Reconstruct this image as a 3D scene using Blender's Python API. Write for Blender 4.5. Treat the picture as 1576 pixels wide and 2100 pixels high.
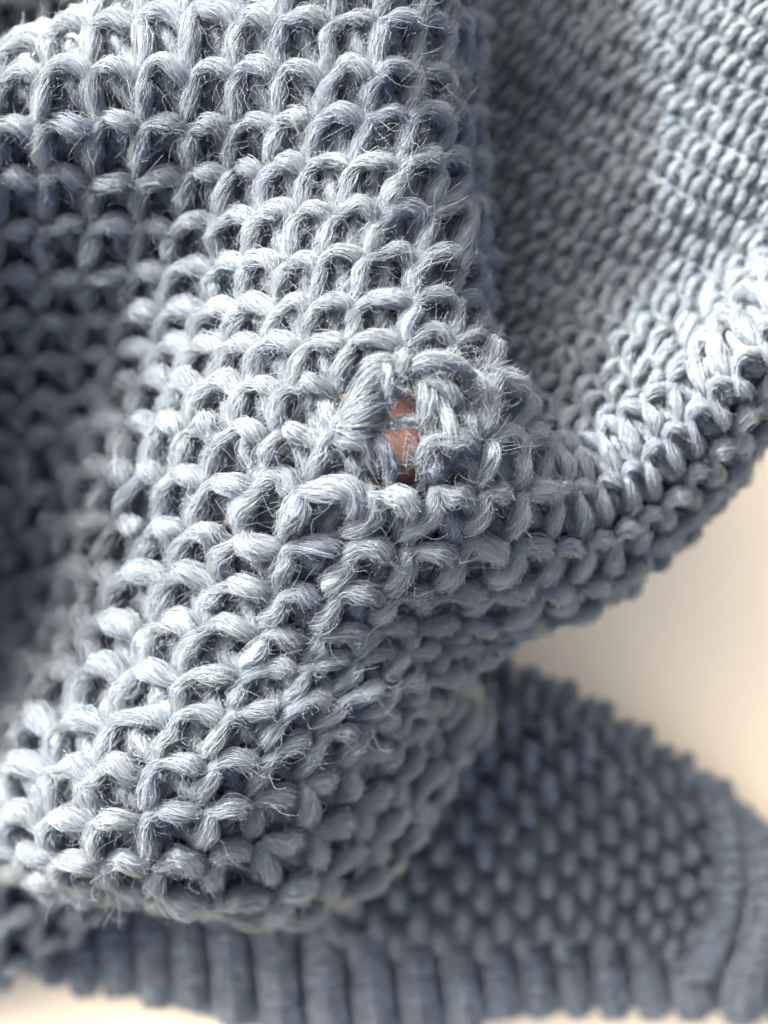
import bpy, math
import numpy as np
rng = np.random.default_rng(7)
for o in list(bpy.data.objects):
    bpy.data.objects.remove(o)
scene = bpy.context.scene
COL = scene.collection

# ------------------------------------------------------------------ camera, sky, sun, exposure
# one unit is one centimetre; table at z = 0, camera looks straight down from CH
CH = 24.0
FD = 16.0                 # distance of the plane in focus
WW = 8.3                  # width seen at that distance
scene.unit_settings.system = 'METRIC'
scene.unit_settings.scale_length = 0.01
cam = bpy.data.cameras.new('camera')
camo = bpy.data.objects.new('camera', cam)
COL.objects.link(camo)
camo.location = (0, 0, CH)
cam.sensor_fit = 'HORIZONTAL'
cam.sensor_width = 36
cam.lens = 36 * FD / WW
cam.clip_start = 0.5
cam.clip_end = 2000
cam.dof.use_dof = True
cam.dof.focus_distance = FD - 0.0
cam.dof.aperture_fstop = cam.lens * 1e-3 / 0.46
scene.camera = camo

SUN = np.array([-0.60, 0.60, 0.44])
SUN /= np.linalg.norm(SUN)
world = bpy.data.worlds.new('World')
scene.world = world
world.use_nodes = True
wn = world.node_tree
bg = wn.nodes['Background']
sky = wn.nodes.new('ShaderNodeTexSky')
sky.sky_type = 'NISHITA'
sky.sun_disc = False
sky.sun_elevation = math.asin(SUN[2])
sky.sun_rotation = math.atan2(SUN[0], SUN[1])
sky.air_density = 0.3
sky.dust_density = 10.0
sky.ozone_density = 0.0
wn.links.new(sky.outputs[0], bg.inputs[0])
bg.inputs[1].default_value = 0.15
sl = bpy.data.lights.new('sun', 'SUN')
sl.energy = 2.25
sl.angle = math.radians(4)
sl.color = (1.0, 1.0, 0.99)
so = bpy.data.objects.new('sun', sl)
COL.objects.link(so)
from mathutils import Vector
so.rotation_euler = Vector(SUN).to_track_quat('Z', 'Y').to_euler()
so.location = tuple(SUN * 60)
scene.view_settings.view_transform = 'Standard'
scene.view_settings.look = 'None'
scene.view_settings.exposure = 2.8
scene.view_settings.gamma = 1
scene.cycles.max_bounces = 8
scene.cycles.diffuse_bounces = 4
scene.cycles.transmission_bounces = 4
try:
    scene.cycles_curves.shape = 'RIBBONS'
    scene.cycles_curves.subdivisions = 2
except Exception:
    pass


def P(x, y, z):
    """photo-measured direction at height z -> world"""
    x = np.asarray(x, float); y = np.asarray(y, float); z = np.asarray(z, float)
    d = (CH - z) / FD
    return np.stack([(x - 788) / 1576 * WW * d, -(y - 1050) / 1576 * WW * d, z + 0 * x], -1)


# ------------------------------------------------------------------ materials
def mat(name):
    m = bpy.data.materials.new(name)
    m.use_nodes = True
    return m, m.node_tree.nodes, m.node_tree.links


def yarn_material(name, col, core=False):
    m, n, l = mat(name)
    b = n['Principled BSDF']
    b.inputs['Roughness'].default_value = 0.8
    b.inputs['Specular IOR Level'].default_value = 0.12
    b.inputs['Sheen Weight'].default_value = 0.25
    b.inputs['Sheen Roughness'].default_value = 0.4
    out = n['Material Output']
    tc = n.new('ShaderNodeNewGeometry')
    noi = n.new('ShaderNodeTexNoise')
    noi.inputs['Scale'].default_value = 2.0
    noi.inputs['Detail'].default_value = 4
    l.new(tc.outputs['Position'], noi.inputs['Vector'])
    ramp = n.new('ShaderNodeMapRange')
    ramp.inputs[1].default_value = 0.3
    ramp.inputs[2].default_value = 0.7
    ramp.inputs[3].default_value = 0.85
    ramp.inputs[4].default_value = 1.15
    l.new(noi.outputs['Fac'], ramp.inputs[0])
    mul = n.new('ShaderNodeVectorMath'); mul.operation = 'SCALE'
    mul.inputs[0].default_value = col
    if core:
        l.new(ramp.outputs[0], mul.inputs['Scale'])
    else:
        hi = n.new('ShaderNodeHairInfo')
        r2 = n.new('ShaderNodeMapRange')
        r2.inputs[3].default_value = 0.78
        r2.inputs[4].default_value = 1.22
        l.new(hi.outputs['Random'], r2.inputs[0])
        mm = n.new('ShaderNodeMath'); mm.operation = 'MULTIPLY'
        l.new(ramp.outputs[0], mm.inputs[0]); l.new(r2.outputs[0], mm.inputs[1])
        l.new(mm.outputs[0], mul.inputs['Scale'])
        mel = n.new('ShaderNodeValToRGB')
        mel.color_ramp.interpolation = 'CONSTANT'
        e = mel.color_ramp.elements
        e[0].position = 0; e[0].color = (col[0] * .80, col[1] * .86, col[2] * .98, 1)
        e[1].position = .3; e[1].color = (col[0], col[1], col[2], 1)
        x = e.new(.62); x.color = (col[0] * 1.12, col[1] * 1.06, col[2] * .98, 1)
        x = e.new(.88); x.color = (col[0] * 1.22, col[1] * 1.18, col[2] * 1.12, 1)
        sc = n.new('ShaderNodeMath'); sc.operation = 'MULTIPLY'; sc.inputs[1].default_value = 37.7
        fr = n.new('ShaderNodeMath'); fr.operation = 'FRACT'
        l.new(hi.outputs['Random'], sc.inputs[0]); l.new(sc.outputs[0], fr.inputs[0]); l.new(fr.outputs[0], mel.inputs[0])
        l.new(mel.outputs[0], mul.inputs[0])
    l.new(mul.outputs[0], b.inputs['Base Color'])
    if core:
        n2 = n.new('ShaderNodeTexNoise'); n2.inputs['Scale'].default_value = 60
        l.new(tc.outputs['Position'], n2.inputs['Vector'])
        bp = n.new('ShaderNodeBump'); bp.inputs['Strength'].default_value = 0.6
        bp.inputs['Distance'].default_value = 0.02
        l.new(n2.outputs['Fac'], bp.inputs['Height'])
        l.new(bp.outputs[0], b.inputs['Normal'])
    else:
        tr = n.new('ShaderNodeBsdfTranslucent')
        l.new(mul.outputs[0], tr.inputs['Color'])
        mx = n.new('ShaderNodeMixShader'); mx.inputs[0].default_value = 0.42
        l.new(b.outputs[0], mx.inputs[1]); l.new(tr.outputs[0], mx.inputs[2])
        l.new(mx.outputs[0], out.inputs['Surface'])
    return m


YCOL = (0.195, 0.235, 0.264)
M_CORE = yarn_material('wool_core', tuple(c * 0.8 for c in YCOL), True)
M_FIB = yarn_material('wool_fibre', YCOL)

# ------------------------------------------------------------------ smooth surfaces through control points
def tps_fit(ij, xyz, lam=0.02):
    ij = np.asarray(ij, float); n = len(ij)
    r = np.linalg.norm(ij[:, None] - ij[None], axis=-1)
    K = r ** 2 * np.log(r + 1e-9) + lam * np.eye(n)
    Q = np.hstack([np.ones((n, 1)), ij])
    A = np.zeros((n + 3, n + 3)); A[:n, :n] = K; A[:n, n:] = Q; A[n:, :n] = Q.T
    sol = np.linalg.solve(A, np.vstack([xyz, np.zeros((3, 3))]))
    return ij, sol


def tps_eval(f, q):
    ij, sol = f
    q = np.asarray(q, float).reshape(-1, 2)
    r = np.linalg.norm(q[:, None] - ij[None], axis=-1)
    K = r ** 2 * np.log(r + 1e-9)
    return K @ sol[:-3] + np.hstack([np.ones((len(q), 1)), q]) @ sol[-3:]


class Surf:
    RES = 6

    def __init__(s, pts, irange, jrange, lam=0.02, bumps=None):
        a = np.array(pts, float)
        f = tps_fit(a[:, :2], a[:, 2:5], lam)
        s.i0, s.i1 = irange[0] - 1, irange[1] + 1
        s.j0, s.j1 = jrange[0] - 1, jrange[1] + 1
        gi = np.arange((s.i1 - s.i0) * s.RES + 1) / s.RES + s.i0
        gj = np.arange((s.j1 - s.j0) * s.RES + 1) / s.RES + s.j0
        I, J = np.meshgrid(gi, gj, indexing='ij')
        xyz = tps_eval(f, np.stack([I.ravel(), J.ravel()], 1)).reshape(I.shape + (3,))
        s.pix = xyz
        s.W = P(xyz[..., 0], xyz[..., 1], xyz[..., 2])
        if bumps is not None:
            s.W[..., 2] += bumps(xyz[..., 0], xyz[..., 1])
        Su = np.gradient(s.W, 1 / s.RES, axis=0)
        Sv = np.gradient(s.W, 1 / s.RES, axis=1)
        N = np.cross(Sv, Su)
        ar = np.linalg.norm(N, axis=-1, keepdims=True)
        s.N = N / (ar + 1e-9)
        s.A = np.sqrt(ar[..., 0])

    def bil(s, F, u, v):
        a = np.clip((u - s.i0) * s.RES, 0, F.shape[0] - 1.001)
        b = np.clip((v - s.j0) * s.RES, 0, F.shape[1] - 1.001)
        ia = a.astype(int); ib = b.astype(int); fa = a - ia; fb = b - ib
        if F.ndim == 3:
            fa = fa[..., None]; fb = fb[..., None]
        return (F[ia, ib] * (1 - fa) * (1 - fb) + F[ia + 1, ib] * fa * (1 - fb)
                + F[ia, ib + 1] * (1 - fa) * fb + F[ia + 1, ib + 1] * fa * fb)

    def at(s, u, v, w):
        p = s.bil(s.W, u, v); n = s.bil(s.N, u, v); a = s.bil(s.A, u, v)
        n = n / (np.linalg.norm(n, axis=-1, keepdims=True) + 1e-9)
        a = np.clip(a, 0.2, 0.75)
        return p + n * (w * a)[..., None], n, a


def smooth_noise(shape, seed):
    r = np.random.default_rng(seed)
    return r.normal(size=shape)


def catmull(c, K):
    """c (M,D) -> (K,D) smooth resampling"""
    c = np.asarray(c, float); M = len(c)
    e = np.vstack([2 * c[0] - c[1], c, 2 * c[-1] - c[-2]])
    t = np.linspace(0, M - 1 - 1e-6, K); k = t.astype(int); f = (t - k)[:, None]
    p0, p1, p2, p3 = e[k], e[k + 1], e[k + 2], e[k + 3]
    return 0.5 * (2 * p1 + (p2 - p0) * f + (2 * p0 - 5 * p1 + 4 * p2 - p3) * f ** 2 + (3 * p1 - p0 - 3 * p2 + p3) * f ** 3)


# ------------------------------------------------------------------ yarn: core tube + fibres around it
def unit(a):
    return a / (np.linalg.norm(a, axis=-1, keepdims=True) + 1e-9)


def frames(C, N):
    T = unit(np.gradient(C, axis=1))
    B = unit(np.cross(T, N))
    return T, unit(np.cross(B, T)), B


def lerp_k(A, t):
    """A (n,K,...) sampled at t (n,m) in 0..K-1"""
    K = A.shape[1]
    t = np.clip(t, 0, K - 1.0001); k = t.astype(int); f = t - k
    ar = np.arange(A.shape[0])[:, None]
    a = A[ar, k]; b = A[ar, k + 1]
    while f.ndim < a.ndim:
        f = f[..., None]
    return a * (1 - f) + b * f


def tube_mesh(C, N, R, sides=7):
    n, K, _ = C.shape
    T, N1, B = frames(C, N)
    th = np.arange(sides) / sides * 2 * np.pi
    V = C[:, :, None] + R[:, :, None, None] * (np.cos(th)[None, None, :, None] * N1[:, :, None] + np.sin(th)[None, None, :, None] * B[:, :, None])
    V = V.reshape(n, -1, 3)
    k, s = np.meshgrid(np.arange(K - 1), np.arange(sides), indexing='ij')
    s2 = (s + 1) % sides
    F = np.stack([k * sides + s, k * sides + s2, (k + 1) * sides + s2, (k + 1) * sides + s], -1).reshape(-1, 4)
    return V, F[:, ::-1]


def fibre_curves(C, N, R, nf, Kf=9, twist=5.0, span=(0.35, 0.9), r_in=0.6, rad=0.0042, flare=0.35, spread=None, sd=0):
    """nf fibres twisted round each centre line; (n,nf,Kf,3) and (n,nf,Kf) radius"""
    r = np.random.default_rng(100 + sd)
    n, K, _ = C.shape
    T, N1, B = frames(C, N)
    th = r.uniform(0, 2 * np.pi, (n, nf)); ln = r.uniform(*span, (n, nf))
    a = r.uniform(0, 1, (n, nf)) * (1.08 - ln) - 0.04
    q = np.linspace(0, 1, Kf)
    t = (a[..., None] + ln[..., None] * q) * (K - 1)
    tf = t.reshape(n, -1)
    c = lerp_k(C, tf).reshape(n, nf, Kf, 3); n1 = lerp_k(N1, tf).reshape(n, nf, Kf, 3)
    b = lerp_k(B, tf).reshape(n, nf, Kf, 3); rr = lerp_k(R, tf).reshape(n, nf, Kf)
    ang = th[..., None] + twist * t / (K - 1) + r.normal(0, 0.5, (n, nf, 1)) * (q - .5) * 3 + r.normal(0, 0.14, (n, nf, Kf))
    base = np.sqrt(r.uniform(r_in ** 2, 1.15, (n, nf)))
    prof = base[..., None] * (1 + r.normal(0, 0.05, (n, nf, Kf)))
    fl = (np.clip(np.abs(q - 0.5) * 2 - 0.55, 0, 1) ** 2) * 4
    prof = prof * (1 + flare * np.abs(r.normal(0, 1, (n, nf, 1))) * fl)
    if spread is not None:
        prof = prof * spread
    loosep = np.where(r.random((n, nf, 1)) < .18, 1.0, 0.0)
    prof = prof + loosep * np.abs(r.normal(0, .16, (n, nf, 1))) * np.sin(q * 3.14) + .07 * np.sin(q * r.uniform(5, 16, (n, nf, 1)) + r.uniform(0, 6, (n, nf, 1)))
    ang = ang + .16 * np.sin(q * r.uniform(6, 16, (n, nf, 1)) + r.uniform(0, 6, (n, nf, 1)))
    d = np.cos(ang)[..., None] * n1 + np.sin(ang)[..., None] * b
    pos = c + d * (rr * prof)[..., None]
    rd = rad * r.uniform(0.6, 1.25, (n, nf, 1)) * (1 - 0.5 * np.abs(q * 2 - 1) ** 3)
    return pos, rd + 0 * pos[..., 0]


def fuzz_curves(C, N, R, nf, length=(0.05, 0.16), rad=0.0019, sd=0, Kf=6, side=False):
    r = np.random.default_rng(500 + sd)
    n, K, _ = C.shape
    T, N1, B = frames(C, N)
    t = r.uniform(0, K - 1, (n, nf))
    c = lerp_k(C, t); n1 = lerp_k(N1, t); b = lerp_k(B, t); tt = lerp_k(T, t); rr = lerp_k(R, t)
    th = r.uniform(-2.2, 2.2, (n, nf))[..., None]
    d = np.cos(th) * n1 + np.sin(th) * b
    L = r.uniform(*length, (n, nf))[..., None] * np.where(r.random((n, nf, 1)) < 0.07, 2.6, r.uniform(.5, 1.1, (n, nf, 1)))
    v = unit(d * r.uniform(0.3, 1.0, (n, nf, 1)) + tt * r.choice([-1, 1], (n, nf, 1)) * r.uniform(0.4, 1.2, (n, nf, 1)) + r.normal(0, .35, (n, nf, 3)))
    bend = unit(r.normal(0, 1, (n, nf, 3))) * L * r.uniform(0.1, 0.6, (n, nf, 1))
    q = np.linspace(0, 1, Kf)
    p0 = c + d * (rr * 0.85)[..., None]
    pos = p0[:, :, None] + v[:, :, None] * (L[:, :, None] * q[None, None, :, None]) + bend[:, :, None] * (q ** 2)[None, None, :, None] \
        + (bend[:, :, None] * 0.25)[..., [2, 0, 1]] * np.sin(q * 7)[None, None, :, None]
    rd = rad * (1 - 0.55 * q)[None, None] * r.uniform(0.6, 1.2, (n, nf, 1))
    return pos, rd + 0 * pos[..., 0]


def mesh_obj(name, V, F, m, parent=None, smooth=True):
    me = bpy.data.meshes.new(name)
    V = np.asarray(V, np.float32).reshape(-1, 3); F = np.asarray(F, np.int32).reshape(-1, 4)
    me.vertices.add(len(V)); me.vertices.foreach_set('co', V.ravel())
    me.loops.add(F.size); me.loops.foreach_set('vertex_index', F.ravel())
    me.polygons.add(len(F)); me.polygons.foreach_set('loop_start', np.arange(len(F), dtype=np.int32) * 4)
    me.polygons.foreach_set('use_smooth', np.full(len(F), smooth))
    me.update(calc_edges=True)
    me.materials.append(m)
    o = bpy.data.objects.new(name, me); COL.objects.link(o)
    if parent: o.parent = parent
    return o


def curves_obj(name, lst, m, parent=None):
    """lst of (pos (...,K,3), rad (...,K))"""
    sizes, ps, rs = [], [], []
    for p, r in lst:
        K = p.shape[-2]
        p = p.reshape(-1, K, 3); r = r.reshape(-1, K)
        sizes.append(np.full(len(p), K, int)); ps.append(p.reshape(-1, 3)); rs.append(r.reshape(-1))
    sizes = np.concatenate(sizes); ps = np.concatenate(ps).astype(np.float32); rs = np.concatenate(rs).astype(np.float32)
    cu = bpy.data.hair_curves.new(name)
    cu.add_curves([int(x) for x in sizes])
    cu.attributes['position'].data.foreach_set('vector', ps.ravel())
    ra = cu.attributes.get('radius') or cu.attributes.new('radius', 'FLOAT', 'POINT')
    ra.data.foreach_set('value', rs)
    cu.materials.append(m)
    o = bpy.data.objects.new(name, cu); COL.objects.link(o)
    if parent: o.parent = parent
    return o


def tag(o, **k):
    for a, b in k.items(): o[a] = b
    return o


# ------------------------------------------------------------------ the stitch of the body fabric (u right, v down, w out of the cloth)
ARCH = dict(c=[(-.02, 1.14, .02, .85), (.0, .92, .16, 1.0), (.0, .66, .27, 1.12), (.01, .40, .33, 1.12), (.05, .17, .30, .80), (.20, .02, .30, .85),
               (.45, -.04, .37, 1.10), (.70, .03, .34, 1.15), (.90, .20, .20, .95), (.99, .48, .0, .85), (1.0, .78, -.14, .8)], K=18, r=.165, nf=190)
DIAG = dict(c=[(.40, .04, .06, .9), (.46, .32, -.02, 1.0), (.60, .60, -.06, 1.05), (.80, .86, -.04, 1.0), (1.0, 1.10, -.06, .9)], K=8, r=.195, nf=90)
LEFTL = dict(c=[(.42, .06, -.04, .9), (.30, .36, -.14, 1.0), (.22, .70, -.17, 1.0), (.16, 1.1, -.2, .9)], K=7, r=.19, nf=70)
BACK = dict(c=[(-.1, .70, -.30, 1.), (.25, .62, -.26, 1.), (.6, .70, -.28, 1.), (1.1, .70, -.30, 1.)], K=6, r=.20, nf=30)
# inner side of the fold: close diagonal ridges
SLANT = [dict(c=[(-.05, .50, -.15, .8), (.18, .36, .12, 1.05), (.46, .24, .24, 1.15), (.74, .12, .12, 1.05), (1.0, -.02, -.22, .8)], K=9, r=.155, nf=80),
         dict(c=[(.10, 1.0, -.15, .8), (.33, .86, .12, 1.05), (.61, .74, .24, 1.15), (.89, .62, .12, 1.05), (1.15, .48, -.22, .8)], K=9, r=.155, nf=80),
         dict(c=[(.0, -.1, -.2, 1), (.1, .4, -.1, 1), (.0, 1.1, -.2, 1)], K=5, r=.18, nf=40),
         dict(c=[(-.1, .5, -.25, 1), (.5, .6, -.2, 1), (1.1, .5, -.25, 1)], K=5, r=.22, nf=30),
         dict(c=[(.5, -.1, -.25, 1), (.5, .5, -.25, 1), (.5, 1.1, -.25, 1)], K=5, r=.22, nf=30)]
KNOT = dict(c=[(-.04, 1.12, -.14, .70), (.0, .90, .08, .95), (.01, .66, .26, 1.15), (.03, .40, .33, 1.15), (.08, .17, .29, .68), (.22, .04, .30, .74),
               (.45, -.02, .38, 1.14), (.68, .06, .33, 1.20), (.87, .24, .16, .92), (.97, .50, -.04, .75), (1.0, .75, -.16, .7)], K=18, r=.178, nf=200)
BODY = [ARCH, DIAG, LEFTL, BACK]
KNOTTED = [KNOT, DIAG, LEFTL, BACK]


def warp(u, v, w, sd=0):
    """slow irregularity of hand-worn fabric, continuous over the lattice"""
    a = np.sin(1.7 * u + 2.3 * v + sd) + np.sin(3.1 * u - 1.3 * v + 1.7 * sd) + .7 * np.sin(5.3 * v + 2.1 * u + sd)
    b = np.sin(2.1 * u - 1.9 * v + 3 + sd) + np.sin(1.1 * u + 3.7 * v + 2 * sd) + .7 * np.sin(4.7 * u - 1.1 * v)
    c = np.sin(2.9 * u + 1.1 * v + 5 + sd) + np.sin(1.3 * u - 2.7 * v + sd)
    return u + .024 * a, v + .022 * b, w + .028 * c


def build_cells(surf, cells, template, sd=0, dens=1.0, fuzz=260, jit=.028, rad=0.0028, rscale=1.0, fuzzlen=(0.05, .19)):
    """returns per-strand arrays for all cells: list of (V,F) and list of (pos,rad)"""
    cells = np.array(cells, float); n = len(cells)
    meshes, curves = [], []
    for si, st in enumerate(template):
        lobes = 1
        r = np.random.default_rng(sd * 31 + si)
        cc = np.array(st['c'])
        ctr = np.tile(cc[None], (n, 1, 1))
        near = 1 + (1.5 * np.exp(-((cells[:, 0] - 9.2) ** 2 + (cells[:, 1] - 8.6) ** 2) / 2.5) if surf is S_F else 0 * cells[:, 0])
        ctr[:, 1:-1, 0:3] += r.normal(0, jit, (n, len(cc) - 2, 3)) * near[:, None, None]
        ctr[:, :, 3] *= r.uniform(.88, 1.12, (n, 1)) * (1 + r.normal(0, .05, (n, len(cc))))
        sm = np.stack([catmull(ctr[k], st['K']) for k in range(n)])
        u, v, w = warp(cells[:, 0:1] + sm[..., 0], cells[:, 1:2] + sm[..., 1], sm[..., 2], sd)
        Cn, Nn, A = surf.at(u, v, w)
        R = st['r'] * sm[..., 3] * A * rscale
        meshes.append(tube_mesh(Cn, Nn, R * .70))
        curves.append(fibre_curves(Cn, Nn, R, max(6, int(st['nf'] * dens)), sd=sd * 17 + si, twist=r.uniform(3.5, 5.5), rad=rad))
        if si == 0:
            curves.append(fuzz_curves(Cn, Nn, R, fuzz, sd=sd * 13 + si, length=fuzzlen))
        elif si < 3:
            curves.append(fuzz_curves(Cn, Nn, R, max(2, fuzz // 3), sd=sd * 13 + si, length=fuzzlen))
    return meshes, curves


# ------------------------------------------------------------------ control points  (i, j, x, y, z)
FP = []
def row(j, lst):
    for i, x, y, z in lst: FP.append((i, j, x, y, z))
row(-3, [(-2, -60, 220, 4.5), (0, 110, 160, 4.8), (2, 300, 40, 5.6), (4, 497, -160, 6.9), (6, 705, -235, 7.8), (8, 860, -235, 7.4), (10, 950, -235, 6.1), (12, 982, -235, 4.7)])
row(-8, [(-4, -120, 330, 2.4), (0, 80, 230, 2.8), (3, 320, -150, 4.2), (6, 600, -700, 7.0), (9, 850, -700, 6.4), (12, 985, -700, 4.4)])
row(4, [(-8, -800, 420, 9.6), (-5, -420, 450, 8.2)])  # outer-left points lift unseen cloth to shade the valley
row(0, [(-8, -800, 60, 8.8), (-5, -420, 130, 8.0)])
row(9, [(-8, -800, 900, 8.2), (-5, -430, 900, 6.5)])
row(14, [(-7, -700, 1400, 6.80), (-4, -380, 1400, 4.40)])
row(-1, [(-2, -80, 175, 6.0), (0, 112, 98, 6.5), (1, 212, 48, 6.9), (2, 302, -8, 7.25), (4, 497, -45, 7.6), (6, 695, -45, 7.9), (8, 850, -45, 7.5), (9, 903, -45, 7.0), (10, 945, -45, 6.3), (11, 968, -45, 5.6), (12, 978, -45, 4.8)])
row(0, [(-2, -95, 175, 6.8), (-1, 5, 150, 7.0), (0, 105, 108, 7.15), (1, 203, 78, 7.3), (2, 300, 54, 7.45)])
row(1, [(-2, -95, 175, 7.2), (0, 102, 150, 7.5), (2, 300, 147, 7.7), (4, 492, 147, 7.8), (6, 672, 147, 8.0), (7, 765, 147, 8.0), (8, 840, 147, 7.7), (9, 898, 147, 7.2), (10, 940, 147, 6.5), (11, 966, 147, 5.8), (12, 976, 147, 5.0)])
row(3, [(-2, -95, 350, 6.6), (0, 100, 344, 6.8), (2, 297, 344, 7.05), (4, 485, 344, 7.4), (6, 650, 340, 7.9), (7, 730, 336, 8.0), (8, 818, 332, 7.9), (9, 890, 332, 7.4), (10, 940, 332, 6.7), (11, 968, 332, 6.0), (12, 978, 332, 5.1)])
row(5, [(-2, -95, 545, 5.6), (0, 100, 543, 5.75), (2, 285, 543, 6.1), (4, 462, 543, 6.95), (6, 605, 540, 8.0), (7, 667, 538, 8.1), (8, 748, 535, 8.15), (9, 850, 535, 7.95), (10, 925, 535, 7.4), (11, 968, 535, 6.6), (12, 980, 535, 5.6)])
row(7, [(-2, -110, 730, 4.6), (0, 75, 725, 4.7), (2, 262, 718, 5.3), (4, 430, 715, 6.7), (6, 565, 712, 7.85), (7, 635, 710, 8.2), (8, 722, 708, 8.3), (9, 825, 708, 8.3), (10, 912, 705, 8.0), (11, 965, 705, 7.3), (12, 985, 708, 6.4)])
row(8, [(10, 900, 797, 8.3), (11, 980, 795, 7.9), (12, 1030, 812, 7.1), (13, 1052, 835, 6.0)])
row(9, [(-2, -120, 890, 4.0), (0, 60, 890, 4.0), (1, 160, 885, 4.4), (2, 240, 880, 5.2), (4, 345, 880, 6.6), (6, 490, 880, 7.8), (7, 574, 882, 8.1), (8, 670, 885, 8.3), (9, 775, 888, 8.45), (10, 880, 892, 8.4), (11, 970, 900, 8.2), (12, 1040, 910, 7.7), (13, 1085, 925, 7.0)])
row(10, [(-1, -50, 990, 3.7), (0, 60, 985, 3.7), (1, 150, 980, 4.1), (2, 205, 975, 5.1), (3, 255, 975, 6.2), (4, 312, 975, 6.7), (5, 375, 975, 7.1), (6, 449, 978, 7.5), (7, 540, 982, 7.9), (8, 645, 988, 8.2), (9, 766, 1000, 8.35), (10, 875, 997, 8.3), (11, 970, 999, 8.1), (12, 1050, 1000, 7.8), (13, 1112, 1005, 7.4)])
row(11, [(-1, -60, 1090, 2.8), (0, 45, 1085, 2.8), (2, 178, 1070, 4.8), (3, 212, 1070, 5.7), (4, 262, 1072, 6.3), (5, 328, 1075, 6.8), (6, 410, 1080, 7.2), (7, 500, 1088, 7.6), (8, 598, 1096, 7.9), (9, 715, 1098, 8.0), (10, 830, 1098, 8.0), (11, 938, 1094, 7.8), (12, 1033, 1094, 7.5), (13, 1120, 1096, 7.1)])
row(12, [(-1, -60, 1190, 2.5), (0, 30, 1185, 2.5), (1, 110, 1175, 2.8), (2, 178, 1165, 4.2), (3, 196, 1165, 5.1), (4, 232, 1170, 5.9), (5, 285, 1172, 6.5), (6, 372, 1178, 7.0), (7, 468, 1186, 7.4), (8, 575, 1198, 7.6), (9, 686, 1198, 7.7), (10, 790, 1187, 7.6), (11, 888, 1181, 7.3), (12, 992, 1180, 7.0), (13, 1085, 1183, 6.6)])
row(13, [(0, 10, 1290, 2.25), (1, 90, 1275, 2.65), (2, 148, 1270, 3.75), (3, 158, 1270, 4.75), (4, 190, 1275, 5.70), (5, 240, 1278, 6.40), (6, 330, 1282, 7.00), (7, 430, 1286, 7.40), (8, 538, 1292, 7.50), (9, 648, 1284, 7.40), (10, 751, 1269, 7.20), (11, 843, 1255, 6.90), (12, 935, 1250, 6.50), (13, 1025, 1255, 6.10)])
row(15, [(1, 25, 1480, 2.65), (2, 55, 1475, 3.65), (3, 64, 1475, 4.65), (4, 98, 1480, 5.90), (5, 165, 1485, 6.70), (6, 262, 1482, 7.30), (7, 362, 1475, 7.60), (8, 470, 1462, 7.60), (9, 580, 1444, 7.50), (10, 690, 1417, 7.2), (11, 785, 1398, 6.9), (12, 862, 1378, 6.4), (13, 945, 1345, 5.70)])
row(17, [(2, -10, 1650, 4.25), (3, 5, 1650, 5.05), (4, 40, 1660, 6.30), (5, 115, 1670, 7.00), (6, 205, 1668, 7.40), (7, 305, 1655, 7.60), (8, 405, 1640, 7.50), (9, 505, 1618, 7.20), (10, 605, 1588, 7.0), (11, 692, 1550, 6.7), (12, 772, 1505, 6.3), (13, 860, 1450, 5.40), (14, 950, 1385, 5.00)])
row(19, [(3, 30, 1755, 4.55), (4, 75, 1770, 5.90), (5, 145, 1785, 6.40), (6, 230, 1795, 6.60), (7, 330, 1806, 6.70), (8, 435, 1815, 6.60), (9, 540, 1808, 6.30), (10, 640, 1775, 5.90), (11, 730, 1715, 5.50), (12, 805, 1640, 5.20), (13, 880, 1550, 4.90), (14, 960, 1440, 4.50)])
row(20, [(3, 40, 1780, 3.65), (5, 145, 1808, 5.40), (7, 330, 1835, 5.70), (8, 440, 1855, 5.60), (9, 560, 1862, 5.40), (10, 670, 1838, 5.10), (11, 765, 1765, 4.70), (12, 840, 1672, 4.40), (13, 910, 1565, 4.10), (14, 985, 1440, 3.80)])
row(21.5, [(3, 50, 1760, 2.3), (5, 145, 1795, 3.3), (7, 330, 1822, 3.5), (9, 560, 1850, 3.2), (11, 770, 1750, 2.7), (13, 900, 1555, 2.3)])
FP = [(i, j, x - (24 if x > 935 else 14 if x > 880 else 6 if x > 800 else 0) * (j <= 5) - (10 if x > 935 else 0) * (j == 7), y - (26 if j in (20, 21.5) else 12 if j == 19 else 0), z) for i, j, x, y, z in FP]
F_LOW = [p for p in FP if p[1] >= 8 and p[0] >= 11]

RP = []
def rrow(j, lst):
    for i, x, y, z in lst: RP.append((i, j, x, y, z))
rrow(14.5, [(13, 960, 1290, 4.4), (15, 1195, 1180, 3.6), (18, 1390, 1020, 3.5), (21, 1540, 840, 3.6), (24, 1660, 690, 3.7)])
rrow(13, [(14, 1120, 1240, 5.5), (15, 1228, 1192, 5.0), (16, 1298, 1146, 4.8), (17, 1356, 1094, 4.8), (18, 1415, 1038, 4.8), (19, 1465, 985, 4.9), (21, 1563, 845, 5.0), (23, 1640, 740, 5.0)])
rrow(12, [(14, 1160, 1178, 6.2), (15, 1233, 1155, 5.9), (16, 1295, 1115, 5.8), (17, 1348, 1070, 5.8), (18, 1400, 1020, 5.8), (19, 1450, 970, 5.8), (21, 1552, 830, 5.9), (23, 1640, 715, 6.0)])
rrow(11, [(14, 1185, 1095, 6.9), (15, 1242, 1080, 6.7), (16, 1295, 1052, 6.6), (17, 1340, 1015, 6.6), (18, 1385, 975, 6.6), (19, 1430, 932, 6.6), (21, 1530, 805, 6.7), (23, 1625, 690, 6.8)])
rrow(10, [(14, 1163, 1005, 7.1), (15, 1212, 996, 7.0), (16, 1264, 972, 6.9), (17, 1310, 937, 6.9), (18, 1355, 900, 6.9), (19, 1400, 862, 6.9), (21, 1500, 765, 7.0), (23, 1605, 650, 7.1)])
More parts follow.
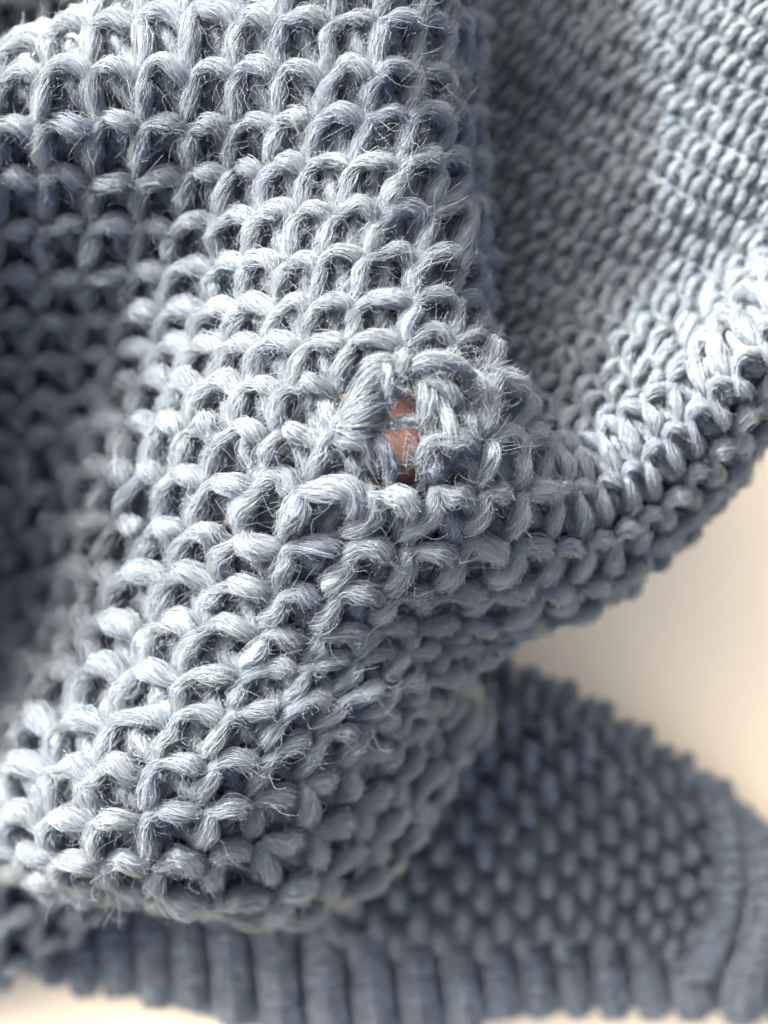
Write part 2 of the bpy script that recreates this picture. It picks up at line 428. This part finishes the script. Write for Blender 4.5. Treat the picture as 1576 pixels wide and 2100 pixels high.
rrow(9, [(14, 1130, 930, 6.85), (15, 1178, 925, 6.75), (17, 1275, 868, 6.7), (19, 1368, 795, 6.7), (21, 1470, 705, 6.5), (23, 1575, 600, 6.6)])
rrow(8, [(13, 1045, 860, 6.1), (15, 1140, 852, 6.2), (17, 1235, 800, 6.35), (19, 1332, 728, 6.5), (21, 1435, 645, 5.9), (23, 1540, 548, 6.0), (25, 1640, 450, 6.2)])
rrow(4, [(13, 860, 650, 3.2), (15, 950, 645, 3.9), (17, 1035, 625, 4.4), (19, 1130, 580, 4.8), (21, 1235, 520, 5.1), (23, 1345, 440, 5.5), (25, 1450, 355, 5.8), (27, 1560, 270, 6.1), (29, 1665, 180, 6.3)])
rrow(0, [(17, 840, 480, 2.8), (21, 1040, 370, 3.9), (25, 1250, 235, 4.7), (29, 1470, 80, 5.9), (31, 1580, 0, 6.3), (33, 1690, -80, 6.5)])
rrow(-5, [(21, 850, 210, 2.7), (25, 1060, 95, 3.9), (29, 1270, -55, 4.7), (31, 1380, -130, 5.3), (33, 1490, -210, 5.7)])
rrow(-9, [(25, 900, -40, 2.4), (29, 1110, -190, 3.7), (33, 1330, -340, 4.9)])

S_F = Surf(FP, (-9, 14), (-10, 22), lam=0.05)
S_R = Surf(RP + F_LOW, (11, 34), (-10, 15), lam=0.05)

sweater = bpy.data.objects.new('sweater', None); COL.objects.link(sweater)
tag(sweater, label='pale grey-blue chunky knit wool sweater, bunched up, with a small frayed hole', category='sweater')

# ------------------------------------------------------------------ front folds
HOLE = {(9, 8), (8, 8), (9, 9), (10, 8)}
cells_F = [(i, j) for i in range(-3, 14) for j in range(-3, 21)
           if (i, j) not in HOLE and not (i <= 1 and j <= -1) and not (i <= 3 and j <= -2) and not (i >= 12 and j < 8) and not (i >= 12 and 8 <= j < 14 and i > 12) and not (j >= 14 and i > 13)]
cells_R = [(i, j) for i in range(13, 34) for j in range(-10, 14)]
cells_R = [c for c in cells_R if not (c[0] < 19 and c[1] < -2)]


def cell_px(S, i, j):
    p = S.bil(S.pix, np.array([i, i + 1, i + 1, i], float), np.array([j, j, j + 1, j + 1], float))
    x, y = p[:, 0], p[:, 1]
    a = 0.5 * (np.dot(x, np.roll(y, -1)) - np.dot(y, np.roll(x, -1)))
    return x.mean(), y.mean(), a


def visible_cells(S, cells, margin=160):
    out = []
    for i, j in cells:
        x, y, a = cell_px(S, i, j)
        if -margin < x < 1576 + margin and -margin < y < 2100 + margin:
            out.append((i, j, a if (0 < x < 1576 and 0 < y < 2100) else 0))
    return out

PART_MAX = 300
def emit(S, cells, template, parts, sd, **kw):
    """parts: set of cells built as stitches of their own; the rest is returned for the joined fabric"""
    me, cu = build_cells(S, cells, template, sd=sd, **kw)
    rest_m, rest_c = [], []
    idx = [k for k, c in enumerate(cells) if c in parts]
    other = np.array([k for k, c in enumerate(cells) if c not in parts], int)
    for k in idx:
        V = []; F = []; off = 0
        for v, f in me:
            V.append(v[k]); F.append(f + off); off += len(v[k])
        o = mesh_obj('stitch', np.concatenate(V), np.concatenate(F), M_CORE, sweater)
        curves_obj('fibres', [(p[k], r[k]) for p, r in cu], M_FIB, o)
    return [(v[other], f) for v, f in me], [(p[other], r[other]) for p, r in cu]


def join(name, me, cu, parent, **props):
    V = []; F = []; off = 0
    for v, f in me:
        n, m, _ = v.shape
        V.append(v.reshape(-1, 3))
        F.append((f[None] + (np.arange(n) * m)[:, None, None]).reshape(-1, 4) + off)
        off += n * m
    o = mesh_obj(name, np.concatenate(V), np.concatenate(F), M_CORE, parent)
    o['kind'] = 'stuff'
    c = curves_obj('fibres', cu, M_FIB, o); c['kind'] = 'stuff'
    return o


visF = visible_cells(S_F, cells_F); visR = visible_cells(S_R, cells_R)
rank = sorted([(a, 'F', (i, j)) for i, j, a in visF if a > 900] + [(a, 'R', (i, j)) for i, j, a in visR if a > 900], reverse=True)[:PART_MAX]
pF = {c for _, k, c in rank if k == 'F'}; pR = {c for _, k, c in rank if k == 'R'}
cF = [(i, j) for i, j, a in visF]; cR = [(i, j) for i, j, a in visR]
print('cells', len(cF), len(cR), 'parts', len(pF), len(pR))
mF, qF = emit(S_F, [c for c in cF if c[1] < 8], BODY, pF, 1, jit=.036)
mG, qG = emit(S_F, [c for c in cF if c[1] >= 8], KNOTTED, pF, 11, jit=.052)
join('front_fold_fabric', mF + mG, qF + qG, sweater)
rim = [c for c in cR if c[1] >= 9]; bowl = [c for c in cR if c[1] < 9]
mR, qR = emit(S_R, rim, KNOTTED, pR, 2, dens=.6, fuzz=60, rad=.0042)
join('side_fold_fabric', mR, qR, sweater)
mR, qR = emit(S_R, bowl, SLANT, pR, 3, dens=.6, fuzz=70, rad=.0042, jit=.025)
join('side_fold_fabric', mR, qR, sweater)

# ------------------------------------------------------------------ loose and broken yarn round the hole
def loose(pts, r, nf, spread=None, twist=3.0, K=18, sd=0, fuzz=170, core=.75, flare=.3, rad=.0032):
    a = np.array(pts, float)
    c = catmull(np.hstack([P(a[:, 0], a[:, 1], a[:, 2]), a[:, 3:4]]), K)
    Cn = c[None, :, :3]; N = np.tile(np.array([0, 0, 1.]), (1, K, 1)); R = (c[None, :, 3] * r)
    me = [tube_mesh(Cn, N, R * core)] if core else []
    cu = [fibre_curves(Cn, N, R, nf, twist=twist, sd=900 + sd, flare=flare, span=(.4, 1.0), r_in=.2 if not core else .55, rad=rad),
          fuzz_curves(Cn, N, R, fuzz, sd=900 + sd, length=(.06, .22))]
    return me, cu

LOOSE = [
    # loops arching over the damage
    dict(pts=[(716, 800, 8.2, .7), (740, 762, 8.35, 1), (782, 738, 8.45, 1.15), (825, 740, 8.45, .9), (855, 750, 8.3, .7)], r=.078, nf=230),
    dict(pts=[(838, 778, 8.3, .6), (852, 750, 8.55, .9), (890, 738, 8.65, 1.15), (940, 750, 8.55, 1.1), (972, 782, 8.3, .7)], r=.078, nf=230),
    dict(pts=[(952, 762, 8.2, .6), (985, 782, 8.4, 1), (1006, 830, 8.3, 1.15), (1003, 885, 8.2, 1.0), (985, 930, 8.0, .7)], r=.078, nf=230),
    dict(pts=[(858, 800, 8.3, .6), (872, 778, 8.5, .9), (905, 785, 8.55, 1.1), (938, 815, 8.5, 1.0), (955, 850, 8.3, .7)], r=.062, nf=180),
    dict(pts=[(945, 830, 8.3, .7), (966, 868, 8.4, 1.1), (968, 915, 8.3, 1.1), (950, 955, 8.1, .7)], r=.075, nf=190),
    # strand between slot and the small hole on the right
    dict(pts=[(864, 770, 8.4, .8), (878, 815, 8.55, 1.1), (878, 850, 8.55, 1.1), (880, 885, 8.5, 1.0), (915, 905, 8.5, 1.0), (950, 900, 8.3, .8)], r=.085, nf=180),
    dict(pts=[(880, 800, 8.4, .9), (902, 830, 8.5, 1.1), (930, 890, 8.6, 1.1), (925, 930, 8.4, 1), (890, 960, 8.2, .8)], r=.07, nf=160),
    # bridge below the slot
    dict(pts=[(700, 905, 8.3, .7), (745, 882, 8.55, 1), (800, 868, 8.55, .9), (848, 862, 8.55, .9), (890, 876, 8.5, .9)], r=.05, nf=80),
    dict(pts=[(800, 1000, 8.3, .8), (800, 955, 8.5, 1.1), (783, 915, 8.6, 1.1), (758, 892, 8.5, 1.0), (715, 885, 8.4, .8)], r=.075, nf=160),
    dict(pts=[(880, 985, 8.3, .9), (872, 950, 8.5, 1.15), (882, 915, 8.6, 1.1), (925, 905, 8.5, 1.0), (962, 930, 8.3, .8)], r=.075, nf=160),
    # left edge of the slot
    dict(pts=[(786, 735, 8.4, .8), (796, 770, 8.65, 1.0), (796, 800, 8.7, .9), (792, 835, 8.6, .6), (785, 862, 8.5, .5)], r=.06, nf=70),
    dict(pts=[(665, 800, 8.2, .8), (672, 840, 8.45, 1.1), (690, 880, 8.5, 1.1), (700, 925, 8.4, 1), (690, 965, 8.2, .8)], r=.085, nf=180),
]
lm, lc = [], []
for k, d in enumerate(LOOSE):
    me, cu = loose(sd=k, **d)
    o = mesh_obj('loose_yarn', me[0][0], me[0][1], M_CORE, sweater)
    curves_obj('fibres', cu, M_FIB, o)
# unravelled tuft fanning out between the pinch and the slot
r = np.random.default_rng(77)
nt = 330
q = np.linspace(0, 1, 12)
s = r.normal(0, .75, nt).clip(-1.5, 1.5); dz = r.uniform(0, .16, nt)
ax = 688 + r.normal(0, 5, nt); ay = 872 + r.normal(0, 6, nt)
bx = 806 + 14 * np.abs(s) * -1 + r.normal(0, 5, nt); by = 812 + 48 * s
mxx = 742 - 8 * s + r.normal(0, 5, nt); myy = 822 + 46 * s + r.normal(0, 3, nt)
X = (1 - q) ** 2 * ax[:, None] + 2 * q * (1 - q) * mxx[:, None] + q ** 2 * bx[:, None] + np.cumsum(r.normal(0, 1.1, (nt, 12)), 1)
Y = (1 - q) ** 2 * ay[:, None] + 2 * q * (1 - q) * myy[:, None] + q ** 2 * by[:, None] + np.cumsum(r.normal(0, 1.1, (nt, 12)), 1) + 14 * np.sin(q * 3.14) * r.normal(0, 1, (nt, 1))
Z = 8.56 + dz[:, None] * (.4 + q) + np.sin(q * 3.14) * .16 - .25 * q ** 4
tuft = curves_obj('frayed_tuft', [(P(X, Y, Z), np.full(X.shape, .0034) * r.uniform(.6, 1.2, (nt, 1)))], M_FIB, sweater)
wl = []
for (x0, y0, z0, an, spr, L, n_) in [(868, 868, 8.45, 200, 26, 42, 70), (862, 945, 8.4, 215, 30, 40, 60), (800, 862, 8.5, 75, 28, 36, 60), (905, 850, 8.45, 160, 35, 38, 50), (742, 905, 8.5, 30, 35, 40, 60),
                                     (955, 800, 8.3, -40, 40, 55, 60), (1000, 850, 8.1, -20, 45, 55, 70), (1030, 900, 7.9, -25, 40, 50, 60), (985, 760, 8.0, -50, 35, 60, 50), (830, 790, 8.5, 110, 20, 40, 40), (700, 870, 8.5, 150, 60, 45, 70)]:
    a_ = np.radians(an + r.normal(0, spr, (n_, 1))); L_ = L * r.uniform(.4, 1.2, (n_, 1)); bd = r.normal(0, .5, (n_, 1)) * q
    X = x0 + r.normal(0, 6, (n_, 1)) + np.cumsum(np.cos(a_ + bd * 2), 1) * L_ / 12; Y = y0 + r.normal(0, 6, (n_, 1)) + np.cumsum(np.sin(a_ + bd * 2), 1) * L_ / 12
    wl.append((P(X, Y, z0 + r.uniform(-.05, .12, (n_, 1)) + .08 * np.sin(q * 3) * r.normal(0, 1, (n_, 1))), np.full(X.shape, .0026) * (1 - .5 * q)))
curves_obj('frayed_tuft', wl, M_FIB, sweater)
# thin broken fibres across the open hole and stray hairs along the outer fold
nh = 44
p0 = np.stack([r.uniform(800, 862, nh), r.uniform(872, 945, nh)], 1); ang = r.uniform(0, 6.28, nh); L = r.uniform(20, 48, nh)
X = p0[:, :1] + np.cos(ang)[:, None] * L[:, None] * q + (r.normal(0, 9, (nh, 1)) * np.sin(q * 3.1)); Y = p0[:, 1:] + np.sin(ang)[:, None] * L[:, None] * q + (r.normal(0, 9, (nh, 1)) * np.sin(q * 3.1 + .6))
c1 = (P(X, Y, 8.5 + r.uniform(0, .12, (nh, 1)) + 0 * X), np.full(X.shape, .0022))
nh = 70
y0 = r.uniform(100, 1000, nh); x0 = np.interp(y0, [0, 700, 780, 850, 1000], [972, 975, 1010, 1060, 1100]); ang = r.normal(-.5, .7, nh); L = r.uniform(12, 55, nh)
X = x0[:, None] + np.cos(ang)[:, None] * L[:, None] * q + r.normal(0, 6, (nh, 1)) * q ** 2; Y = y0[:, None] + np.sin(ang)[:, None] * L[:, None] * q + r.normal(0, 12, (nh, 1)) * q ** 2
zz = np.interp(y0, [0, 700, 850, 1000], [6.2, 6.9, 7.4, 7.5])[:, None]
c2 = (P(X, Y, zz + .3 * q + 0 * X), np.full(X.shape, .0024) * (1 - .5 * q))
stray = curves_obj('stray_fibres', [c1, c2], M_FIB, sweater); stray['kind'] = 'stuff'

# ------------------------------------------------------------------ inner layer of the sweater below the folds
BP0 = [(i, j, 95 * i, 95 * j, z) for i, j, z in [(-3, -3, 2.2), (12, -3, 1.6), (-3, 18, 1.1), (11, 18, 1.4), (4, 8, 1.3), (-3, 8, 1.0), (12, 8, 1.4), (0, 0, 2.8), (5, 3, 2.4)]]
S_I = Surf(BP0, (-3, 12), (-3, 18))
# second layer of the folded cloth, half a centimetre further in; open where the finger presses through
LIN = [dict(c=[(-.1, .5, -.78, 1.), (.5, .42, -.72, 1.), (1.1, .5, -.78, 1.)], K=5, r=.33, nf=40), dict(c=[(-.1, 1.0, -.95, 1.), (.5, .95, -1.0, 1.), (1.1, 1.0, -.95, 1.)], K=5, r=.33, nf=16),
       dict(c=[(.5, -.1, -.72, 1.), (.45, .5, -.62, 1.), (.5, 1.1, -.72, 1.)], K=5, r=.25, nf=40)]
c2 = [(i, j) for i in range(-3, 12) for j in range(-3, 21) if not (4 <= i <= 11 and 7 <= j <= 10) and (i, j) in set(cells_F) | HOLE]
me, cu = build_cells(S_F, c2, LIN, sd=21, fuzz=3, rad=.007)
join('second_layer_fabric', me, cu, sweater)
me, cu = build_cells(S_R, cR, LIN, sd=22, fuzz=3, rad=.007)
join('second_layer_fabric', me, cu, sweater)
# unseen rest of the sweater past the left and upper edge, raised to block light
cx = [c for c in [(i, j) for i in range(-9, 13) for j in range(-9, 16)] if c not in set(cF) and c not in HOLE and (c[0] < 1 or c[1] < 0)]
me, cu = build_cells(S_F, cx, BODY + LIN, sd=23, dens=.12, fuzz=3, rad=.008)
join('offscreen_shade_fabric', me, cu, sweater)
S_T = Surf([(0, 0, -1500, -1400, 6.4), (14, 0, 120, -1400, 6.4), (0, 8, -1500, -420, 7.2), (14, 8, 60, -420, 6.8), (7, 4, -700, -900, 7.2), (0, 11, -1500, -260, 4.6), (14, 11, 60, -300, 4.2)], (0, 15), (0, 11))  # added fold out of view, blocks sun from the corner behind the crest
me, cu = build_cells(S_T, [(i, j) for i in range(0, 15) for j in range(0, 11)], BODY + LIN, sd=24, dens=.10, fuzz=3, rad=.008, rscale=1.3)
join('offscreen_shade_fabric', me, cu, sweater)
ci = [(i, j) for i in range(-3, 11) for j in range(-3, 17)]
me, cu = build_cells(S_I, ci, BODY + LIN, sd=4, dens=.2, fuzz=3, rad=.008)
join('inner_layer_fabric', me, cu, sweater)

# ------------------------------------------------------------------ hem end of the sweater lying on the table (staggered tuck stitches)
BAR = [dict(c=[(.06, -.50, -1.1, .6), (.0, -.44, -.1, .95), (.06, -.25, .42, 1.15), (-.05, .0, .46, .95), (.04, .25, .40, 1.2), (.0, .44, -.1, .95), (-.06, .52, -1.1, .6)], K=13, r=.25, nf=90),
       dict(c=[(-1.05, -.38, -.8, 1), (-.5, -.2, -.7, 1), (0, -.1, -.9, 1), (.5, -.2, -.7, 1), (1.05, -.38, -.8, 1)], K=7, r=.26, nf=24),
       dict(c=[(-1.05, .55, -1.0, 1), (0, .5, -1.1, 1), (1.05, .55, -1.0, 1)], K=5, r=.3, nf=14)]
# lattice: i steps 44 px, j steps 50 px
BPts = []
def brow(j, lst):
    for i, x, y, z in lst: BPts.append((i, j, x, y, z))
brow(-2, [(0, 712, 1450, .5), (4, 870, 1400, .7), (8, 1040, 1420, .8), (11, 1150, 1465, .7), (14, 1262, 1530, .5), (17, 1380, 1608, .3), (20, 1500, 1695, .1)])
brow(-1, [(0, 715, 1420, 1.0), (4, 875, 1365, 1.2), (8, 1045, 1378, 1.3), (11, 1162, 1425, 1.2), (14, 1280, 1492, 1.0), (17, 1400, 1572, .7), (20, 1530, 1660, .5)])
brow(0, [(0, 715, 1430, 1.2), (4, 875, 1380, 1.5), (8, 1045, 1395, 1.6), (11, 1160, 1435, 1.5), (14, 1275, 1500, 1.3), (17, 1395, 1580, 1.0), (20, 1520, 1665, .7)])
brow(4, [(0, 700, 1620, 1.8), (4, 870, 1590, 2.0), (8, 1040, 1600, 2.1), (11, 1160, 1625, 2.0), (14, 1285, 1665, 1.8), (17, 1410, 1710, 1.5), (20, 1525, 1770, 1.1)])
brow(8, [(0, 690, 1800, 1.7), (4, 865, 1790, 1.9), (8, 1035, 1795, 2.0), (11, 1160, 1810, 1.9), (14, 1280, 1825, 1.7), (17, 1395, 1845, 1.4), (20, 1500, 1870, 1.1)])
brow(11, [(0, 690, 1935, 1.3), (4, 860, 1930, 1.5), (8, 1030, 1930, 1.5), (11, 1150, 1932, 1.5), (14, 1270, 1935, 1.3), (17, 1370, 1940, 1.1), (20, 1470, 1945, .9)])
S_B = Surf(BPts, (-2, 21), (-3, 12))
cb = [(i, j) for i in range(0, 20) for j in range(-2, 12) if (i + j) % 2 == 0]
class Half:  # a bar's cell spans two lattice steps
    pass
me, cu = build_cells(S_B, cb, BAR, sd=5, dens=.8, fuzz=10, rad=.007, rscale=1.0, jit=.05)
for k in range(len(cb)):
    V = []; F = []; off = 0
    for v, f in me:
        V.append(v[k]); F.append(f + off); off += len(v[k])
    o = mesh_obj('tuck_stitch', np.concatenate(V), np.concatenate(F), M_CORE, sweater)
    curves_obj('fibres', [(p[k], rr[k]) for p, rr in cu], M_FIB, o)

# ribs of the hem: each rib two plaited wales of V stitches; given by centre line and width in photo measures
def rib(path, width, sd, step=.22):
    a = np.array(path, float)
    K = 60
    c = catmull(a, K)
    W = P(c[:, 0], c[:, 1], c[:, 2])
    seg = np.linalg.norm(np.diff(W, axis=0), axis=1); s = np.concatenate([[0], np.cumsum(seg)])
    n = max(3, int(s[-1] / step))
    hw = np.interp(np.linspace(0, 1, K), np.linspace(0, 1, len(width)), width) * .5 / 1576 * WW * (CH - c[:, 2]) / FD
    me, cu = [], []
    T = unit(np.gradient(W, axis=0)); up = np.array([0, 0, 1.]); side = unit(np.cross(T, up)); nn = unit(np.cross(side, T))
    base = []
    for k in range(n):
        for cw, sg in ((-.42, -1), (-.42, 1), (.42, -1), (.42, 1)):
            # one leg of a V: from the outside bottom to the middle top
            q = np.linspace(0, 1, 7)
            ss = (k - .1 + q * 1.2) * step
            idx = np.interp(np.clip(ss, 0, s[-1]), s, np.arange(K))
            g = lambda A: np.stack([np.interp(idx, np.arange(K), A[:, d]) for d in range(3)], 1)
            w = np.interp(idx, np.arange(K), hw)
            la = cw + sg * (0.40 - .36 * q)
            lat = la * w
            h = w * (.62 - .55 * la ** 2) + .09 * np.sin(q * 3.14) - .05 * q
            base.append(np.concatenate([g(W) + g(side) * lat[:, None] + g(nn) * h[:, None], (w * .25 * (0.35 + .7 * np.sin(q * 3.14)))[:, None], g(nn)], 1))
    base = np.array(base)
    r = np.random.default_rng(sd)
    base[:, :, :3] += r.normal(0, .012, (len(base), 1, 3))
    Cn = base[..., :3]; R = base[..., 3]; N = base[..., 4:]
    # body of the rib
    th = W[None] + nn[None] * 0.0
    body = tube_mesh(W[None] - nn[None] * (hw * .32)[None, :, None], nn[None], (hw * .42)[None], 10)
    me = [tube_mesh(Cn, N, R * .85, 6)]
    o_V = np.concatenate([me[0][0].reshape(-1, 3), body[0].reshape(-1, 3)])
    nb, mb = me[0][0].shape[:2]
    o_F = np.concatenate([(me[0][1][None] + (np.arange(nb) * mb)[:, None, None]).reshape(-1, 4), body[1] + nb * mb])
    o = mesh_obj('rib', o_V, o_F, M_CORE, sweater)
    curves_obj('fibres', [fibre_curves(Cn, N, R, 16, Kf=6, sd=3000 + sd, rad=.007), fuzz_curves(Cn, N, R, 5, sd=3000 + sd)], M_FIB, o)

RIBS = []
cx_ = [-45, 30, 100, 165, 237, 313, 388, 474, 571, 670, 765, 858, 946, 1026, 1100, 1173, 1247, 1328, 1408]
tops = [(c - 12, y) for c, y in zip(cx_, [1890, 1885, 1880, 1875, 1870, 1868, 1868, 1872, 1880, 1900, 1922, 1935, 1940, 1940, 1940, 1942, 1945, 1945, 1950])]
bots = [(c + 12, y) for c, y in zip(cx_, [1990, 1998, 2012, 2030, 2045, 2062, 2080, 2105, 2130, 2150, 2150, 2135, 2115, 2092, 2080, 2076, 2076, 2076, 2078])]
for k, ((x0, y0), (x1, y1)) in enumerate(zip(tops, bots)):
    if k < 2: continue
    zc = .55
    wid = abs(bots[min(k + 1, len(bots) - 1)][0] - bots[k - 1][0]) / 2 if k < len(bots) - 1 else 84
    RIBS.append(([(x0 - 4, y0 - 110, .2), (x0, y0 - 20, zc), (x0 * .6 + x1 * .4, y0 * .6 + y1 * .4, zc + .1), (x0 * .25 + x1 * .75, y0 * .25 + y1 * .75, zc), (x1, y1, zc - .2)], [wid * .80, wid * .86, wid * .88]))
# side band ribs climbing along the right edge
RIBS.append(([(1450, 1600, .9), (1478, 1680, 1.3), (1490, 1780, 1.3), (1478, 1860, 1.1), (1450, 1940, .9), (1430, 2010, .7)], [40, 62, 72, 78]))
RIBS.append(([(1520, 1660, .9), (1552, 1750, 1.3), (1562, 1830, 1.3), (1545, 1930, 1.1), (1520, 2010, .8), (1515, 2088, .3)], [50, 66, 80, 92]))
RIBS.append(([(1590, 1700, .6), (1640, 1800, 1.0), (1645, 1900, 1.0), (1620, 2000, .8), (1608, 2090, .3)], [60, 80, 92, 92]))
for k, (pth, w) in enumerate(RIBS):
    rib(pth, w, 60 + k)

# lining sheet of the hem end: closed cloth below bars and ribs, follows the outline
def sheet(name, outline_top, outline_bot, zt, zb, n=40, mtl=None, parent=None, thick=.25):
    t = np.linspace(0, 1, n)
    A = catmull(np.array(outline_top, float), n); B = catmull(np.array(outline_bot, float), n)
    m = 14; q = np.linspace(0, 1, m)[None, :, None]
    XY = A[:, None] * (1 - q) + B[:, None] * q
    Zt = (zt * (1 - q[..., 0]) + zb * q[..., 0]) * np.sin(np.pi * np.clip(q[..., 0] * .92 + .04, 0, 1)) ** .35 + 0 * XY[..., 0]
    top = P(XY[..., 0], XY[..., 1], Zt); bot = top.copy(); bot[..., 2] = .02
    V = np.concatenate([top.reshape(-1, 3), bot.reshape(-1, 3)])
    a, b = np.meshgrid(np.arange(n - 1), np.arange(m - 1), indexing='ij')
    f = np.stack([a * m + b, a * m + b + 1, (a + 1) * m + b + 1, (a + 1) * m + b], -1).reshape(-1, 4)
    Fs = [f, (f + n * m)[:, ::-1]]
    def side(ids):
        return np.stack([ids[:-1], ids[1:], ids[1:] + n * m, ids[:-1] + n * m], -1)
    Fs += [side(np.arange(n) * m), side(np.arange(n) * m + m - 1)[:, ::-1], side(np.arange(m))[:, ::-1], side((n - 1) * m + np.arange(m))]
    o = mesh_obj(name, V, np.concatenate(Fs), mtl, parent)
    return o

sheet('hem_lining', [(60, 1900), (300, 1850), (700, 1450), (1040, 1368), (1250, 1468), (1420, 1570), (1545, 1660), (1670, 1770)],
      [(70, 1995), (300, 2052), (500, 2105), (750, 2140), (950, 2105), (1200, 2070), (1420, 2075), (1640, 2085)], .55, .3, mtl=M_CORE, parent=sweater)

# coarse shaded fold at the lower left
LP = [(0, 0, -120, 1600, 2.0), (4, 0, 260, 1560, 2.2), (0, 4, -170, 2010, 1.1), (4, 4, 130, 1880, 1.7), (2, 2, 20, 1780, 2.1), (2, 4, -5, 1965, 1.4), (4, 2, 240, 1720, 2.0), (5, 4, 225, 1820, 1.6), (0, 5, -170, 2060, .4), (2, 5, 0, 2000, .5), (5, 5, 240, 1860, .6)]
S_L = Surf(LP, (-1, 6), (-1, 6))
me, cu = build_cells(S_L, [(i, j) for i in range(-1, 6) for j in range(-1, 5)], BODY + LIN, sd=8, dens=.6, fuzz=10, rad=.0065)
join('lower_fold_fabric', me, cu, sweater)

# ------------------------------------------------------------------ the hand that holds the sweater up from inside
M_SKIN, n, l = mat('skin')
b = n['Principled BSDF']
b.inputs['Base Color'].default_value = (0.52, 0.262, 0.205, 1)
b.inputs['Roughness'].default_value = 0.5
b.inputs['Subsurface Weight'].default_value = 0.25
b.inputs['Subsurface Radius'].default_value = (0.3, 0.1, 0.05)
b.inputs['Subsurface Scale'].default_value = 0.3
no = n.new('ShaderNodeTexNoise'); no.inputs['Scale'].default_value = 9
ge = n.new('ShaderNodeNewGeometry'); l.new(ge.outputs['Position'], no.inputs['Vector'])
vo = n.new('ShaderNodeTexVoronoi'); vo.inputs['Scale'].default_value = 30; l.new(ge.outputs['Position'], vo.inputs['Vector'])
bu = n.new('ShaderNodeBump'); bu.inputs['Strength'].default_value = .2; bu.inputs['Distance'].default_value = .02
l.new(vo.outputs['Distance'], bu.inputs['Height']); l.new(bu.outputs[0], b.inputs['Normal'])


def finger_chain(bm_v, bm_e, rads, pts, root=None):
    base = len(bm_v)
    for x, y, z, rr in pts:
        bm_v.append(tuple(P(x, y, z))); rads.append(rr)
    for k in range(len(pts) - 1): bm_e.append((base + k, base + k + 1))
    if root is not None: bm_e.append((root, base))

hv, he, hr = [], [], []
hv.append(tuple(P(-330, 1380, 1.0))); hr.append(.8)      # wrist
hv.append(tuple(P(160, 1250, 1.0))); hr.append(.85)       # palm
he.append((0, 1))
finger_chain(hv, he, hr, [(360, 1120, 3.2, .62), (480, 1030, 5.6, .66), (630, 955, 6.95, .72), (800, 885, 7.45, .72), (905, 858, 7.4, .60)], 1)      # index
finger_chain(hv, he, hr, [(260, 1260, 2.6, .7), (400, 1270, 3.9, .7), (520, 1270, 4.8, .65), (600, 1290, 4.8, .6)], 1)
finger_chain(hv, he, hr, [(220, 1380, 2.2, .7), (330, 1430, 3.2, .65), (420, 1450, 3.9, .6), (490, 1480, 3.8, .55)], 1)
finger_chain(hv, he, hr, [(160, 1480, 2.0, .55), (230, 1540, 2.8, .52), (300, 1580, 3.2, .5), (350, 1620, 3.1, .45)], 1)
finger_chain(hv, he, hr, [(240, 1060, 1.4, .65), (300, 960, 1.9, .6), (360, 880, 2.8, .6), (420, 820, 3.6, .55)], 1)             # thumb
me = bpy.data.meshes.new('hand'); me.from_pydata(hv, he, []); me.update()
hand = bpy.data.objects.new('hand', me); COL.objects.link(hand)
sk = hand.modifiers.new('skin', 'SKIN'); sk.use_smooth_shade = True
for k, v in enumerate(me.skin_vertices[0].data):
    v.radius = (hr[k], hr[k]); v.use_root = (k == 1)
sub = hand.modifiers.new('sub', 'SUBSURF'); sub.levels = 2; sub.render_levels = 2
me.materials.append(M_SKIN)
tag(hand, label='bare hand inside the sweater, its reddish fingertip showing through the frayed hole', category='hand')

# ------------------------------------------------------------------ table
M_T, n, l = mat('cream_surface')
b = n['Principled BSDF']
b.inputs['Roughness'].default_value = 0.6
ge = n.new('ShaderNodeNewGeometry'); no = n.new('ShaderNodeTexNoise'); no.inputs['Scale'].default_value = .25; no.inputs['Detail'].default_value = 5
l.new(ge.outputs['Position'], no.inputs['Vector'])
cr = n.new('ShaderNodeMix'); cr.data_type = 'RGBA'
cr.inputs[6].default_value = (0.84, 0.715, 0.475, 1); cr.inputs[7].default_value = (0.88, 0.77, 0.53, 1)
l.new(no.outputs['Fac'], cr.inputs[0]); l.new(cr.outputs[2], b.inputs['Base Color'])
s_ = 80
tb = mesh_obj('table_surface', [(-s_, -s_, 0), (s_, -s_, 0), (s_, s_, 0), (-s_, s_, 0), (-s_, -s_, -2), (s_, -s_, -2), (s_, s_, -2), (-s_, s_, -2)],
              [(0, 1, 2, 3), (7, 6, 5, 4), (0, 4, 5, 1), (1, 5, 6, 2), (2, 6, 7, 3), (3, 7, 4, 0)], M_T, smooth=False)
tag(tb, kind='structure')
